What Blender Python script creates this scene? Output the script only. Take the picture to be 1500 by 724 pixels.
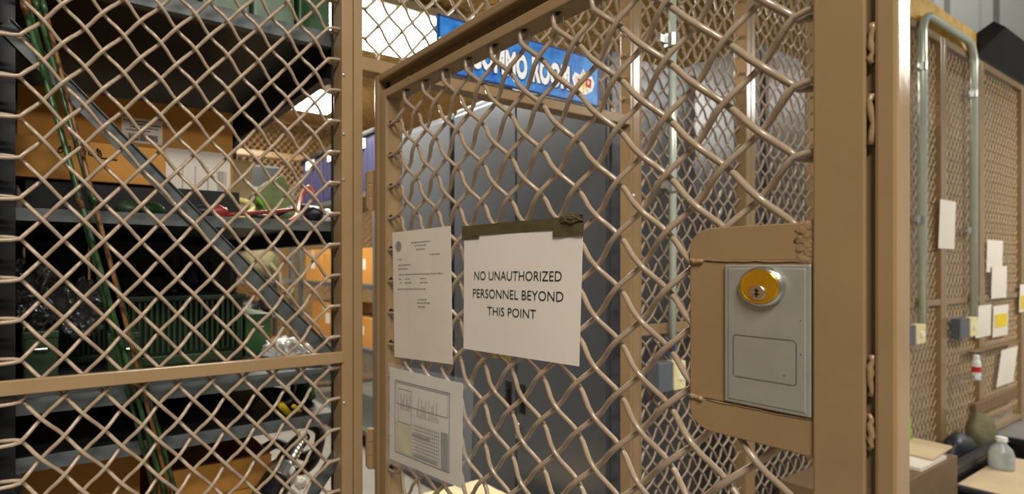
import bpy, math, random
from mathutils import Vector, Matrix
random.seed(7)
scn = bpy.context.scene
for o in list(bpy.data.objects): bpy.data.objects.remove(o)
C = scn.collection
# ------------------------------------------------------------------ camera
E = 1.12                                   # eye height
FPX, CX, HY = 779.0, 520.0, 390.0          # focal length, principal column, horizon row (1500x724 frame)
CAMX, CAMY = -0.628, -1.046
FW = (0.4836, 0.8753); RT = (0.8753, -0.4836)
cd = bpy.data.cameras.new('camera'); cam = bpy.data.objects.new('camera', cd); C.objects.link(cam)
cam.location = (CAMX, CAMY, E); cam.rotation_euler = (math.pi/2, 0, -math.atan2(FW[0], FW[1]))
cd.sensor_width = 36; cd.lens = FPX/1500*36
cd.shift_x = (750-CX)/1500; cd.shift_y = (HY-362)/1500
cd.clip_start = 0.02
cd.dof.use_dof = True; cd.dof.focus_distance = 0.72; cd.dof.aperture_fstop = 4.6
scn.camera = cam
# ------------------------------------------------------------------ light
w = bpy.data.worlds.new('world'); scn.world = w; w.use_nodes = True
bg = w.node_tree.nodes['Background']; bg.inputs[0].default_value = (1.0, .95, .88, 1); bg.inputs[1].default_value = .14
def area(name, loc, sx, sy, watt, col=(1, .965, .905), rot=(0, 0, 0)):
    l = bpy.data.lights.new(name, 'AREA'); l.shape = 'RECTANGLE'; l.size = sx; l.size_y = sy; l.energy = watt; l.color = col
    o = bpy.data.objects.new(name, l); o.location = loc; o.rotation_euler = rot; C.objects.link(o); return o
area('hall_light', (-1.3, -2.0, 3.1), 1.2, .3, 105)
area('hall_light', (0.3, -2.9, 3.1), 1.2, .3, 95)
area('hall_light', (4.9, -2.25, 3.1), 1.4, .4, 95)
area('hall_light', (6.6, -1.95, 3.1), 1.3, .4, 80)
area('hall_light', (7.0, 1.4, 5.2), 1.3, .5, 55)  # unseen light added to brighten the far hall wall
scn.view_settings.view_transform = 'Standard'; scn.view_settings.look = 'None'
scn.view_settings.gamma = 1; scn.view_settings.use_curve_mapping = False
scn.view_settings.exposure = 0.0
# ------------------------------------------------------------------ where a sight line meets a plane of the place
def _ray(px, py):
    a = (px-CX)/FPX; b = (HY-py)/FPX
    return (FW[0]+a*RT[0], FW[1]+a*RT[1], b)
def onY(px, py, y):
    d = _ray(px, py); t = (y-CAMY)/d[1]; return Vector((CAMX+t*d[0], y, E+t*d[2]))
def onX(px, py, x):
    d = _ray(px, py); t = (x-CAMX)/d[0]; return Vector((x, CAMY+t*d[1], E+t*d[2]))
def onZ(px, py, z):
    d = _ray(px, py); t = (z-E)/d[2]; return Vector((CAMX+t*d[0], CAMY+t*d[1], z))
def xY(px, y): return onY(px, HY, y).x
def yX(px, x): return onX(px, HY, x).y
# ------------------------------------------------------------------ materials
def lin(c):
    return tuple(((v/255)/12.92 if v/255 <= .04045 else ((v/255+.055)/1.055)**2.4) for v in c)
MATS = {}
def mat(name, rgb, rough=.5, metal=0, var=.12, scale=30, bump=0, bscale=60, trans=0, emit=0, alpha=1, coat=0, rgb2=None, ior=1.45, vec=None):
    m = bpy.data.materials.new(name); m.use_nodes = True; nt = m.node_tree; N = nt.nodes; L = nt.links
    p = N['Principled BSDF']; c = lin(rgb)
    tc = N.new('ShaderNodeTexCoord'); src = tc.outputs['Object']
    if vec:
        mp = N.new('ShaderNodeMapping'); mp.inputs['Scale'].default_value = vec; L.new(src, mp.inputs[0]); src = mp.outputs[0]
    nz = N.new('ShaderNodeTexNoise'); nz.inputs['Scale'].default_value = scale; nz.inputs['Detail'].default_value = 5
    L.new(src, nz.inputs['Vector'])
    cr = N.new('ShaderNodeValToRGB'); cr.color_ramp.elements[0].position = .3; cr.color_ramp.elements[1].position = .7
    c2 = lin(rgb2) if rgb2 else tuple(min(1, v*(1+var)) for v in c)
    c1 = c if rgb2 else tuple(v*(1-var) for v in c)
    cr.color_ramp.elements[0].color = (*c1, 1); cr.color_ramp.elements[1].color = (*c2, 1)
    L.new(nz.outputs[0], cr.inputs[0]); L.new(cr.outputs[0], p.inputs['Base Color'])
    p.inputs['Roughness'].default_value = rough; p.inputs['Metallic'].default_value = metal; p.inputs['IOR'].default_value = ior
    p.inputs['Transmission Weight'].default_value = trans; p.inputs['Alpha'].default_value = alpha; p.inputs['Coat Weight'].default_value = coat
    if emit:
        p.inputs['Emission Color'].default_value = (*c, 1); p.inputs['Emission Strength'].default_value = emit
    if bump:
        n2 = N.new('ShaderNodeTexNoise'); n2.inputs['Scale'].default_value = bscale; n2.inputs['Detail'].default_value = 4
        L.new(src, n2.inputs['Vector'])
        b = N.new('ShaderNodeBump'); b.inputs['Strength'].default_value = bump; b.inputs['Distance'].default_value = .01
        L.new(n2.outputs[0], b.inputs['Height']); L.new(b.outputs[0], p.inputs['Normal'])
    MATS[name] = m; return m
TAN = mat('tan_paint', (148, 121, 86), .2, var=.05, scale=12, bump=.05, bscale=25)
WIRE = mat('tan_wire', (162, 141, 116), .18, var=.06, scale=40)
WIREF = mat('tan_wire_fine', (176, 148, 108), .5, var=.06, scale=20)
DARKHOLE = mat('dark_hole', (22, 18, 14), .8)
STEEL = mat('brushed_steel', (178, 177, 164), .4, .55, var=.08, scale=22)
STEELD = mat('dark_outline_steel', (120, 120, 114), .45, .7)  # darker steel for the cover outline
CHROME = mat('chrome', (214, 212, 204), .26, 1, var=.03)
BRASS = mat('brass', (228, 186, 48), .2, .85, var=.12, scale=60)
ZINC = mat('zinc', (190, 188, 180), .3, .8)
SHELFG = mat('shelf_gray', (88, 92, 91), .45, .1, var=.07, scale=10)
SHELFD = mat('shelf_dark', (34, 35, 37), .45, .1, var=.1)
CABG = mat('cabinet_gray', (86, 90, 95), .31, .35, var=.03, scale=4)
CABD = mat('cabinet_seam', (18, 19, 20), .6)
CARD = mat('cardboard', (196, 138, 62), .8, var=.07, scale=9, bump=.03)
CARDL = mat('cardboard_pale', (208, 184, 146), .8, var=.06, scale=9)
PAPER = mat('paper', (232, 222, 206), .55, var=.02, scale=6)
PAPERO = mat('paper_aged', (222, 210, 192), .6, var=.05, scale=14)
INK = mat('ink', (28, 27, 26), .7)
INKG = mat('ink_gray', (138, 134, 122), .8)
INKD = mat('ink_dark_gray', (86, 82, 72), .8)
INKY = mat('ink_khaki', (206, 196, 150), .8)
TAPE = mat('olive_tape', (84, 74, 46), .6, var=.15, scale=60, bump=.1)
PLASTIC = mat('clear_plastic', (225, 230, 235), .08, trans=0, alpha=.10, var=.02)
def film(name, base, gloss):
    m = bpy.data.materials.new(name); m.use_nodes = True; nt = m.node_tree; N = nt.nodes; L = nt.links; N.clear()
    out = N.new('ShaderNodeOutputMaterial'); mx = N.new('ShaderNodeMixShader'); tr = N.new('ShaderNodeBsdfTransparent'); gl = N.new('ShaderNodeBsdfGlossy'); gl.inputs['Roughness'].default_value = gloss
    tc = N.new('ShaderNodeTexCoord'); nz = N.new('ShaderNodeTexNoise'); nz.inputs['Scale'].default_value = 28; nz.inputs['Detail'].default_value = 3; nz.inputs['Distortion'].default_value = 1.5
    bp = N.new('ShaderNodeBump'); bp.inputs['Strength'].default_value = 1; bp.inputs['Distance'].default_value = .02
    fr = N.new('ShaderNodeFresnel'); fr.inputs['IOR'].default_value = base
    L.new(tc.outputs['Object'], nz.inputs['Vector']); L.new(nz.outputs[0], bp.inputs['Height']); L.new(bp.outputs[0], gl.inputs['Normal']); L.new(bp.outputs[0], fr.inputs['Normal'])
    L.new(fr.outputs[0], mx.inputs[0]); L.new(tr.outputs[0], mx.inputs[1]); L.new(gl.outputs[0], mx.inputs[2]); L.new(mx.outputs[0], out.inputs[0])
    return m
BAG = film('bag_film', 1.9, .15)
BAGW = mat('bag_white', (232, 230, 224), .25, alpha=.85, var=.05, bump=.6, bscale=40)
BLUE = mat('sign_blue', (62, 158, 232), .35, rgb2=(16, 92, 184), scale=22)
BLUED = mat('sign_navy', (16, 52, 116), .4)
WHITE = mat('white_vinyl', (244, 244, 240), .4, var=.02)
RED = mat('red', (206, 40, 30), .5)
YEL = mat('yellow', (236, 204, 20), .4)
YELP = mat('yellow_paper', (222, 208, 120), .6)
LIME = mat('lime', (130, 200, 60), .5)
ROD = mat('rod_green', (58, 92, 48), .36, rgb2=(28, 54, 28), scale=20, vec=(1, 1, .2))
RODB = mat('rod_brown', (112, 76, 38), .45, var=.25, scale=20)
OLIVE = mat('radio_green', (42, 60, 36), .45, var=.14, scale=25, bump=.05)
OLIVEB = mat('case_green', (46, 84, 42), .42, var=.08)
OLIVEP = mat('pale_green_can', (104, 126, 102), .4, var=.15, scale=14)
CANVAS = mat('canvas_green', (126, 142, 92), .85, var=.12, scale=40, bump=.2)
CANVASK = mat('canvas_khaki', (108, 102, 72), .9, var=.14, scale=40, bump=.2)
BLACK = mat('black_plastic', (24, 24, 26), .38, var=.15)
BLACKR = mat('black_rubber', (40, 41, 46), .42, var=.15)
ORANGE = mat('orange_cable', (196, 84, 36), .45)
REDC = mat('red_cable', (150, 52, 40), .45)
VIOLET = mat('violet_tote', (58, 58, 90), .4, var=.08)
CONDUIT = mat('conduit', (206, 214, 198), .28, .35, var=.04)
BOXG = mat('box_gray', (92, 98, 102), .5)
CREAM = mat('cream_plate', (226, 214, 160), .5)
CONC = mat('concrete', (126, 122, 115), .7, var=.1, scale=6, bump=.05)
GOLD = mat('insulation_gold', (246, 208, 104), .6, rgb2=(214, 162, 62), scale=14, bump=.5, bscale=30)
HALL = mat('hall_wall', (160, 163, 158), .5, var=.04, scale=3)
REARW = mat('rear_wall_tan', (176, 136, 84), .7, var=.08, scale=3)
LAMPW = mat('lamp_diffuser', (255, 246, 226), .5, emit=22)
LAMPB = mat('lamp_housing', (226, 220, 200), .4)
BROWN = mat('brown_board', (122, 96, 68), .7, var=.1)
# ------------------------------------------------------------------ mesh builder
class MB:
    def __init__(s): s.v = []; s.f = []
    def add(s, vs, fs):
        n = len(s.v); s.v += [tuple(v) for v in vs]; s.f += [tuple(i+n for i in f) for f in fs]; return s
    def box(s, a, b):
        (x0, x1), (y0, y1), (z0, z1) = [sorted((a[i], b[i])) for i in range(3)]
        return s.add([(x0,y0,z0),(x1,y0,z0),(x1,y1,z0),(x0,y1,z0),(x0,y0,z1),(x1,y0,z1),(x1,y1,z1),(x0,y1,z1)],
            [(3,2,1,0),(4,5,6,7),(0,1,5,4),(1,2,6,5),(2,3,7,6),(3,0,4,7)])
    def obox(s, c, size, rot=(0, 0, 0)):
        from mathutils import Euler
        m = Euler(rot).to_matrix(); h = Vector(size)/2; c = Vector(c)
        vs = [c+m@Vector((h.x*i, h.y*j, h.z*k)) for i, j, k in [(-1,-1,-1),(1,-1,-1),(1,1,-1),(-1,1,-1),(-1,-1,1),(1,-1,1),(1,1,1),(-1,1,1)]]
        return s.add(vs, [(3,2,1,0),(4,5,6,7),(0,1,5,4),(1,2,6,5),(2,3,7,6),(3,0,4,7)])
    def prism(s, pts, ext):
        n = len(pts); e = Vector(ext); a = [Vector(p) for p in pts]
        vs = a+[p+e for p in a]
        return s.add(vs, [tuple(range(n-1, -1, -1)), tuple(range(n, 2*n))]+[(i, (i+1) % n, (i+1) % n+n, i+n) for i in range(n)])
    def tube(s, pts, r, n=6, ref=None, caps=True, rs=None):
        pts = [Vector(p) for p in pts]; k = len(pts); vs = []; fs = []; side = None
        for i, p in enumerate(pts):
            t = (pts[min(i+1, k-1)]-pts[max(i-1, 0)]).normalized()
            if ref is not None: sd = t.cross(Vector(ref))
            elif side is None:
                sd = t.cross(Vector((0, 0, 1)))
                if sd.length < .2: sd = t.cross(Vector((1, 0, 0)))
            else: sd = side-t*side.dot(t)
            if sd.length < 1e-6: sd = t.orthogonal()
            sd.normalize(); side = sd; up = sd.cross(t); rr = rs[i] if rs else r
            for j in range(n):
                a = 2*math.pi*j/n; vs.append(p+sd*(rr*math.cos(a))+up*(rr*math.sin(a)))
        for i in range(k-1):
            for j in range(n):
                j2 = (j+1) % n; fs.append((i*n+j, i*n+j2, (i+1)*n+j2, (i+1)*n+j))
        if caps: fs += [tuple(range(n-1, -1, -1)), tuple(range((k-1)*n, k*n))]
        return s.add(vs, fs)
    def lathe(s, o, axis, prof, n=24):
        o = Vector(o); ax = Vector(axis).normalized(); e1 = ax.orthogonal().normalized(); e2 = ax.cross(e1)
        vs = [o+ax*h+(e1*math.cos(2*math.pi*j/n)+e2*math.sin(2*math.pi*j/n))*r for r, h in prof for j in range(n)]
        k = len(prof); fs = [(i*n+j, i*n+(j+1) % n, (i+1)*n+(j+1) % n, (i+1)*n+j) for i in range(k-1) for j in range(n)]
        fs += [tuple(range(n-1, -1, -1)), tuple(range((k-1)*n, k*n))]
        return s.add(vs, fs)
    def blob(s, c, r, seed=0, amp=.25, fr=2.2, seg=20, ring=12, flat=None):
        from mathutils import noise
        vs = []; fs = []; c = Vector(c)
        for i in range(ring+1):
            th = math.pi*i/ring
            for j in range(seg):
                ph = 2*math.pi*j/seg; d = Vector((math.sin(th)*math.cos(ph), math.sin(th)*math.sin(ph), math.cos(th)))
                k = 1+amp*noise.noise(d*fr+Vector((seed*3.1, seed*1.7, seed)))+amp*.5*abs(noise.noise(d*fr*2.3+Vector((seed, 9, 2))))
                q = Vector((d.x*r[0]*k, d.y*r[1]*k, d.z*r[2]*k))
                if flat is not None: q.z = max(q.z, flat)
                vs.append(c+q)
        for i in range(ring):
            for j in range(seg): fs.append((i*seg+j, (i+1)*seg+j, (i+1)*seg+(j+1) % seg, i*seg+(j+1) % seg))
        return s.add(vs, fs)
    def patch(s, S, nu=8, nv=8, th=.0006, nrm=(0, 0, 0)):
        nr = Vector(nrm)
        top = [S(i/nu, j/nv) for j in range(nv+1) for i in range(nu+1)]
        w_ = nu+1; vs = top+[p+nr*th for p in top]; M = len(top)
        fs = []
        for j in range(nv):
            for i in range(nu):
                q = (j*w_+i, j*w_+i+1, (j+1)*w_+i+1, (j+1)*w_+i); fs.append(q); fs.append(tuple(k+M for k in q[::-1]))
        rim = [i for i in range(nu+1)]+[j*w_+nu for j in range(1, nv+1)]+[nv*w_+i for i in range(nu-1, -1, -1)]+[j*w_ for j in range(nv-1, 0, -1)]
        for k in range(len(rim)):
            a, b = rim[k], rim[(k+1) % len(rim)]; fs.append((a, a+M, b+M, b))
        return s.add(vs, fs)
    def build(s, name, m, parent=None, bevel=0, smooth=False, loc=None, seg=2):
        off = parent.matrix_world.translation if parent else (Vector(loc) if loc is not None else None)
        if parent:
            off = Vector((0, 0, 0)); q = parent
            while q: off += q.location; q = q.parent
        if off is None:
            xs = [v[0] for v in s.v]; ys = [v[1] for v in s.v]; zs = [v[2] for v in s.v]
            off = Vector(((min(xs)+max(xs))/2, (min(ys)+max(ys))/2, min(zs)))
        me = bpy.data.meshes.new(name); me.from_pydata([(v[0]-off.x, v[1]-off.y, v[2]-off.z) for v in s.v], [], s.f); me.update()
        import bmesh
        b = bmesh.new(); b.from_mesh(me); bmesh.ops.recalc_face_normals(b, faces=b.faces); b.to_mesh(me); b.free()
        if smooth:
            for p in me.polygons: p.use_smooth = True
        o = bpy.data.objects.new(name, me); C.objects.link(o); me.materials.append(m)
        if parent: o.parent = parent
        else: o.location = off
        if bevel:
            bm = o.modifiers.new('bevel', 'BEVEL'); bm.width = bevel; bm.segments = seg; bm.limit_method = 'ANGLE'; bm.angle_limit = .6
        return o
def tag(o, label, cat, group=None, kind=None):
    o['label'] = label; o['category'] = cat
    if group: o['group'] = group
    if kind: o['kind'] = kind
    return o
def thing(name, loc, label, cat, group=None):
    o = bpy.data.objects.new(name, None); o.location = loc; o.empty_display_size = .05; C.objects.link(o)
    return tag(o, label, cat, group)
def part_label(o, label): o['label'] = label; return o
def struct(o): o['kind'] = 'structure'; return o
def text_geo(txt, size=1.0, offset=0.0, spacing=1.0, align='LEFT'):
    cu = bpy.data.curves.new('t', 'FONT'); cu.body = txt; cu.size = size; cu.offset = offset; cu.space_character = spacing; cu.align_x = align
    cu.resolution_u = 3
    ob = bpy.data.objects.new('t', cu); C.objects.link(ob); dg = bpy.context.evaluated_depsgraph_get(); dg.update()
    me = bpy.data.meshes.new_from_object(ob.evaluated_get(dg)); vs = [tuple(v.co) for v in me.vertices]; fs = [tuple(p.vertices) for p in me.polygons]
    bpy.data.objects.remove(ob); bpy.data.curves.remove(cu); bpy.data.meshes.remove(me)
    return vs, fs
def fit_text(mb, txt, S, u0, u1, v0, v1, n, eps, offset=0.0, spacing=1.0):
    """letters stretched to fill the patch u0..u1, v0..v1 of the sheet S"""
    vs, fs = text_geo(txt, 1.0, offset, spacing)
    x0 = min(v[0] for v in vs); x1 = max(v[0] for v in vs); y0 = min(v[1] for v in vs); y1 = max(v[1] for v in vs)
    nn = Vector(n)
    mb.add([S(u0+(u1-u0)*(v[0]-x0)/(x1-x0), v0+(v1-v0)*(v[1]-y0)/(y1-y0))+nn*eps for v in vs], fs)
def bil(a, b, c, d, bulge=0, n=(0, 0, 0)):
    """a bottom-left, b bottom-right, c top-right, d top-left"""
    n = Vector(n)
    return lambda u, v: (a*(1-u)+b*u)*(1-v)+(d*(1-u)+c*u)*v+n*(bulge*math.sin(math.pi*u)*math.sin(math.pi*v))
def quad_on(mb, S, u0, u1, v0, v1, n, eps, th=.0002):
    nn = Vector(n); k = max(1, round(max(abs(u1-u0), abs(v1-v0))/.08)); al = abs(u1-u0) > abs(v1-v0)
    for i in range(k):
        f, g = i/k, (i+1)/k
        a, b, c, d = (u0+(u1-u0)*f, u0+(u1-u0)*g, v0, v1) if al else (u0, u1, v0+(v1-v0)*f, v0+(v1-v0)*g)
        mb.add([S(a, c)+nn*eps, S(b, c)+nn*eps, S(b, d)+nn*eps, S(a, d)+nn*eps], [(0, 1, 2, 3)])
# woven, crimped wire lattice: corner o, across u (cols*hp), up w; hooks into the frame at both sides and at top and bottom
def lattice(mb, o, u, n, cols, hp, p, phase, z0, z1, r, amp, hook=.02, sides=6, samp=4, hooktop=True):
    o = Vector(o); u = Vector(u); n = Vector(n); wv = Vector((0, 0, 1))
    j0 = math.ceil((z0-phase)/(p/2)); j1 = math.floor((z1-phase)/(p/2)); I = 2*cols
    def P(i, j, off): return o+u*(i*hp/2)+wv*(phase+j*p/2-o.z)+n*off
    for d in (1, -1):
        starts = []
        if d == 1: starts = [(0, j) for j in range(j0, j1) if j % 2 == 0]+[(i, j0) for i in range(1, I) if (i+j0) % 2 == 0]
        else: starts = [(0, j) for j in range(j0+1, j1+1) if j % 2 == 0]+[(i, j1) for i in range(1, I) if (i+j1) % 2 == 0]
        for (i, j) in starts:
            nodes = [(i, j)]
            while nodes[-1][0] < I and j0 <= nodes[-1][1]+d <= j1: nodes.append((nodes[-1][0]+1, nodes[-1][1]+d))
            if len(nodes) < 2: continue
            pts = []
            for a in range(len(nodes)-1):
                for k in range(samp):
                    t = k/samp; sg = (-1)**nodes[a][0]*d
                    cc = math.cos(math.pi*t); cc = math.copysign(abs(cc)**.7, cc)
                    q = P(*nodes[a], 0)*(1-t)+P(*nodes[a+1], 0)*t+n*(amp*sg*cc)
                    pts.append(q)
            pts.append(P(*nodes[-1], amp*((-1)**nodes[-1][0])*d))
            def endhook(nd, q, dirsign):
                ii, jj = nd
                if ii in (0, I) :
                    s = -1 if ii == 0 else 1
                    vz = (1 if (d == 1) == (ii == 0) else -1)*-1
                    return [q+u*(s*hook*.35)-wv*(-vz*r*.6), q+u*(s*hook)-wv*(-vz*r*.9)]
                s = 1 if jj == j1 else -1
                return [q+wv*(s*hook*.35)+u*(d*r*.6), q+wv*(s*hook)+u*(d*r*.9)]
            pts = endhook(nodes[0], pts[0], -1)[::-1]+pts+endhook(nodes[-1], pts[-1], 1)
            mb.tube(pts, r, sides, ref=n, caps=False)
    return j0, j1
# ================================================================== SETTING
struct(MB().box((-6, -7, -.1), (9, 6, 0)).build('floor', CONC))
b = MB(); b.box((-3, 0, 2.45), (4.45, 5.2, 2.6)); struct(b.build('ceiling', GOLD))
b = MB()
yy = -6.0; xw = 8.6
prof = []
while yy < 6:
    prof += [(xw, yy), (xw, yy+.22), (xw-.05, yy+.26), (xw-.05, yy+.34)]; yy += .38
b.prism([(x, y, 0) for x, y in prof]+[(xw+.1, yy, 0), (xw+.1, -6, 0)], (0, 0, 6)); struct(b.build('wall_right', HALL))
struct(MB().box((-3, 5.0, 0), (8.6, 5.2, 2.45)).build('wall_back', REARW))
struct(MB().box((-3, 0, 0), (-2.9, 5, 2.45)).build('wall_left', REARW))
# ================================================================== DOOR
DL = .872; DTOP = E+.434; DBOT = .12
door = thing('mesh_door', (0, 0, 0), 'open tan wire mesh door with a steel lock plate, hinged on the cage frame', 'door')
b = MB(); T = .03
b.box((0, 0, DBOT), (T, -.018, DTOP)); b.box((0, -DL+.0155, DBOT), (T, -DL, DTOP)); b.box((0, -.018, DTOP-.016), (T, -DL+.0155, DTOP)); b.box((0, -.018, DBOT), (T, -DL+.0155, DBOT+.016))
b.build('outer_frame', TAN, door, .003)
b = MB()   # recessed web between the two bars
b.box((.024, -.016, DBOT+.014), (.030, -.030, DTOP-.014)); b.box((.009, -DL+.0145, DBOT+.014), (.014, -DL+.024, DTOP-.014))
b.box((.024, -.018, DTOP-.046), (.030, -DL+.0155, DTOP-.014)); b.box((.024, -.018, DBOT+.014), (.030, -DL+.0155, DBOT+.046))
b.build('frame_web', TAN, door)
IL, IR, IT, IB = -.026, -.8510, DTOP-.042, DBOT+.042
WL, WR, WT = -.050, -.8127, DTOP-.060
b = MB()
# channel: flanges front and back, web facing the mesh
for (xa, xb) in ((0, .004), (.041, .045)):
    b.box((xa, IL, IB), (xb, WL, IT)); b.box((xa, IR, IB), (xb, WR, IT)); b.box((xa, WL, IT), (xb, WR, WT)); b.box((xa, WL, IB), (xb, WR, IB+.018))
b.box((.004, WL+.004, IB), (.041, WL, IT)); b.box((.004, WR-.004, IB), (.041, WR, IT)); b.box((.004, WL, WT+.004), (.041, WR, WT)); b.box((.004, WL, IB+.018), (.041, WR, IB+.014))
b.build('inner_frame', TAN, door, .0018)
MX = .014; PD = .0695; COLS = 11; HPD = .0649; YB = -.0807
b = MB()
j0, j1 = lattice(b, (MX, YB, 0), (0, -1, 0), (-1, 0, 0), COLS, HPD, PD, E+.108, IB+.03, WT-.008, .0038, .0056, hook=.03)
b.build('wire_mesh', WIRE, door, smooth=True)
b = MB()   # wire holes punched in the channel web
for j in range(j0, j1+1):
    if j % 2 == 0:
        z = E+.108+j*PD/2; b.lathe((MX, WL-.0004, z), (0, -1, 0), [(.0065, 0), (.0065, .0004)], 12); b.lathe((MX, WR+.0004, z), (0, 1, 0), [(.0065, 0), (.0065, .0004)], 12)
for i in range(0, 2*COLS+1):
    if (i+j1) % 2 == 0: b.lathe((MX, YB-i*HPD/2, WT-.0004), (0, 0, -1), [(.0065, 0), (.0065, .0004)], 12)
b.build('wire_holes', DARKHOLE, door)
for k, (yy, zz) in enumerate([(-.11, DTOP-.03), (-.30, DTOP-.03), (-.52, DTOP-.03), (-.74, DTOP-.03)]):
    MB().lathe((.024, yy, zz), (-1, 0, 0), [(.0065, 0), (.0065, .004), (.004, .007), (.001, .008)], 12).build('bolt', TAN, door, smooth=False)
for zz in (.245, .18, -.115, -.20, -.33):
    MB().lathe((.03, WL-.0003, E+zz), (0, -1, 0), [(.005, 0), (.005, .002), (.003, .004)], 10).build('rivet', CHROME if zz in (.245,) else TAN, door)
# weld lumps down the groove of the latch stile
for z0, z1 in ((.216, .180), (.153, .108), (-.079, -.116), (-.132, -.164)):
    bb = MB(); k = 7
    bb.tube([(.003+random.uniform(-.0006, .0006), -DL+.0183+random.uniform(-.0016, .0016), E+z0+(z1-z0)*i/k) for i in range(k+1)], .0035, 8, rs=[.0016+.0014*random.random() for i in range(k+1)])
    bb.build('weld_bead', TAN, door, smooth=True)
# lock plate: top, middle, bottom tan pieces with rounded outer corners
PL, PR = -.697, -.8135; PT, PBT = E+.0425, E-.184; S1, S2 = E+.0055, E-.149
def arc(cy, cz, r, a0, a1, n=8): return [(cy+r*math.cos(math.radians(a0+(a1-a0)*i/n)), cz+r*math.sin(math.radians(a0+(a1-a0)*i/n))) for i in range(n+1)]
X0 = .0035
def ppl(pts, name, xf=X0, th=.03, m=TAN, bev=.0012):
    return MB().prism([(xf, y, z) for y, z in pts], (th, 0, 0)).build(name, m, door, bev)
r = .024
ppl([(PR, S1), (PL, S1)]+arc(PL-r, PT-r, r, 0, 90)+[(PR, PT)], 'lock_plate_top')
ppl([(PR, S2+.0006), (PL, S2+.0006), (PL, S1-.0006), (PR, S1-.0006)], 'lock_plate', X0+.001)
ppl([(PR, PBT), ]+arc(PL-r, PBT+r, r, 270, 360)+[(PL, S2), (PR, S2)], 'lock_plate_bottom')
bb = MB()
for zz in (S1, S2):
    for (ya, yb, rr) in ((PL-.001, -.712, .0028), (-.715, -.812, .0009)):
        k = 10; bb.tube([(X0, ya+(yb-ya)*i/k, zz+random.uniform(-.0008, .0008)) for i in range(k+1)], rr, 8, rs=[rr*random.uniform(.75, 1.25)*(.4 if i in (0, k) else 1) for i in range(k+1)])
for k in range(12): bb.blob((X0+.0008, -.8085+.004*math.sin(k*2.1), PT-.005-.0030*k), (.0018, .0075, .006), k, .5, 3, seg=16, ring=10)
bb.build('weld_seam', TAN, door, smooth=True)
FL, FR, FT, FB = -.735, -.8112, E+.0015, E-.146
fp = MB().box((X0-.0025, FL, FB), (X0+.02, FR, FT)).build('lock_faceplate', STEEL, door, .0012)
part_label(fp, 'brushed steel lock faceplate')
MB().box((X0-.0034, FL-.004, FB+.004), (X0+.01, FR+.004, FT-.004)).build('raised_panel', STEEL, fp, .0008)
p0 = onX(1075, 493, 0); p1 = onX(1167, 567, 0)
def rrect(y0, y1, z0, z1, r):
    return arc(y0-r, z1-r, r, 0, 90, 4)+arc(y1+r, z1-r, r, 90, 180, 4)+arc(y1+r, z0+r, r, 180, 270, 4)+arc(y0-r, z0+r, r, 270, 360, 4)
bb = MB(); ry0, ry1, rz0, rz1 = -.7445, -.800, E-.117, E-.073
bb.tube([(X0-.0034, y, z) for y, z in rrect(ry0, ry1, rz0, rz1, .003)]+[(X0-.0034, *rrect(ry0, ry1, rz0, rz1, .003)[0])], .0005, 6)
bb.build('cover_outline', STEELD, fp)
for yy, zz in ((-.8035, E-.053), (-.8035, E-.086), (-.790, E-.109)): MB().lathe((X0-.0034, yy, zz), (-1, 0, 0), [(.0007, 0), (.0005, .0003)], 8).build('scratch_dot', INK, fp)
CY, CZ = -.7715, E-.021
bb = MB().lathe((X0-.0034, CY, CZ), (-1, 0, 0), [(.0205, 0), (.0205, .003), (.0198, .0055), (.0178, .0068), (.0172, .0062)], 40)
cyl = bb.build('lock_cylinder', CHROME, door, smooth=False)
MB().lathe((X0-.009, CY, CZ), (-1, 0, 0), [(.0172, 0), (.0172, .0018), (.0165, .0024), (.0158, .002), (.0150, .002)], 40).build('brass_face', BRASS, cyl)
MB().lathe((X0-.0105, CY+.0015, CZ-.006), (-1, 0, 0), [(.0076, 0), (.0076, .0016), (.007, .0022)], 28).build('key_plug', CHROME, cyl)
bb = MB(); bb.box((X0-.01285, CY+.0008, CZ-.0105), (X0-.0126, CY+.0022, CZ-.002)); bb.lathe((X0-.0126, CY+.0015, CZ-.004), (-1, 0, 0), [(.0018, 0), (.0018, .0003)], 10)
bb.box((X0-.01285, CY-.0008, CZ-.0085), (X0-.0126, CY+.0038, CZ-.0068)); bb.build('keyhole', DARKHOLE, cyl)
# hinges
for zc in (.217, -.42):
    h = MB(); zc = E+zc*.80 if zc > 0 else E+zc
    for k in range(3): h.lathe((-.004, .010, zc-.046+.031*k), (0, 0, 1), [(.0075, 0), (.0082, .002), (.0082, .028), (.0075, .030)], 14)
    h.box((0, .004, zc-.046), (.004, -.004, zc+.046)); h.box((-.012, .006, zc-.04), (-.016, .012, zc+.04))
    h.build('hinge', TAN, door, smooth=False)
# ================================================================== FIXED CAGE FRAME, PANELS
CT = E+1.31            # cage top
def rail(b, xa, xb, z0, z1, y0=-.012, y1=.03): b.box((xa, y0, z0), (xb, y1, z1))
xa, xb, xc = xY(501, -.012), xY(518, -.012), xY(531, -.012)
lp = thing('cage_panel', (xa-.3, 0, 0), 'tan wire mesh cage panel in front of the gray shelving', 'mesh panel')
PW = .068; HPL = .0635
xr_b = xY(481, 0); xl_b = xr_b-9*HPL; xl = xl_b-.032
b = MB(); b.box((xa, -.012, 0), (xb-.0012, .03, CT)); b.build('stile', TAN, lp, .002)
b = MB(); b.box((xl-.028, -.012, 0), (xl, .03, CT)); b.build('stile', TAN, lp, .002)
b = MB(); rail(b, xl, xa, CT-.03, CT); b.build('top_rail', TAN, lp, .002)
b = MB(); rail(b, xl, xa, .02, .05); b.build('bottom_rail', TAN, lp, .002)
b = MB(); b.box((xl, -.016, E-.212), (xa+.003, -.0045, E-.187)); b.build('middle_rail', TAN, lp, .002)
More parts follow.
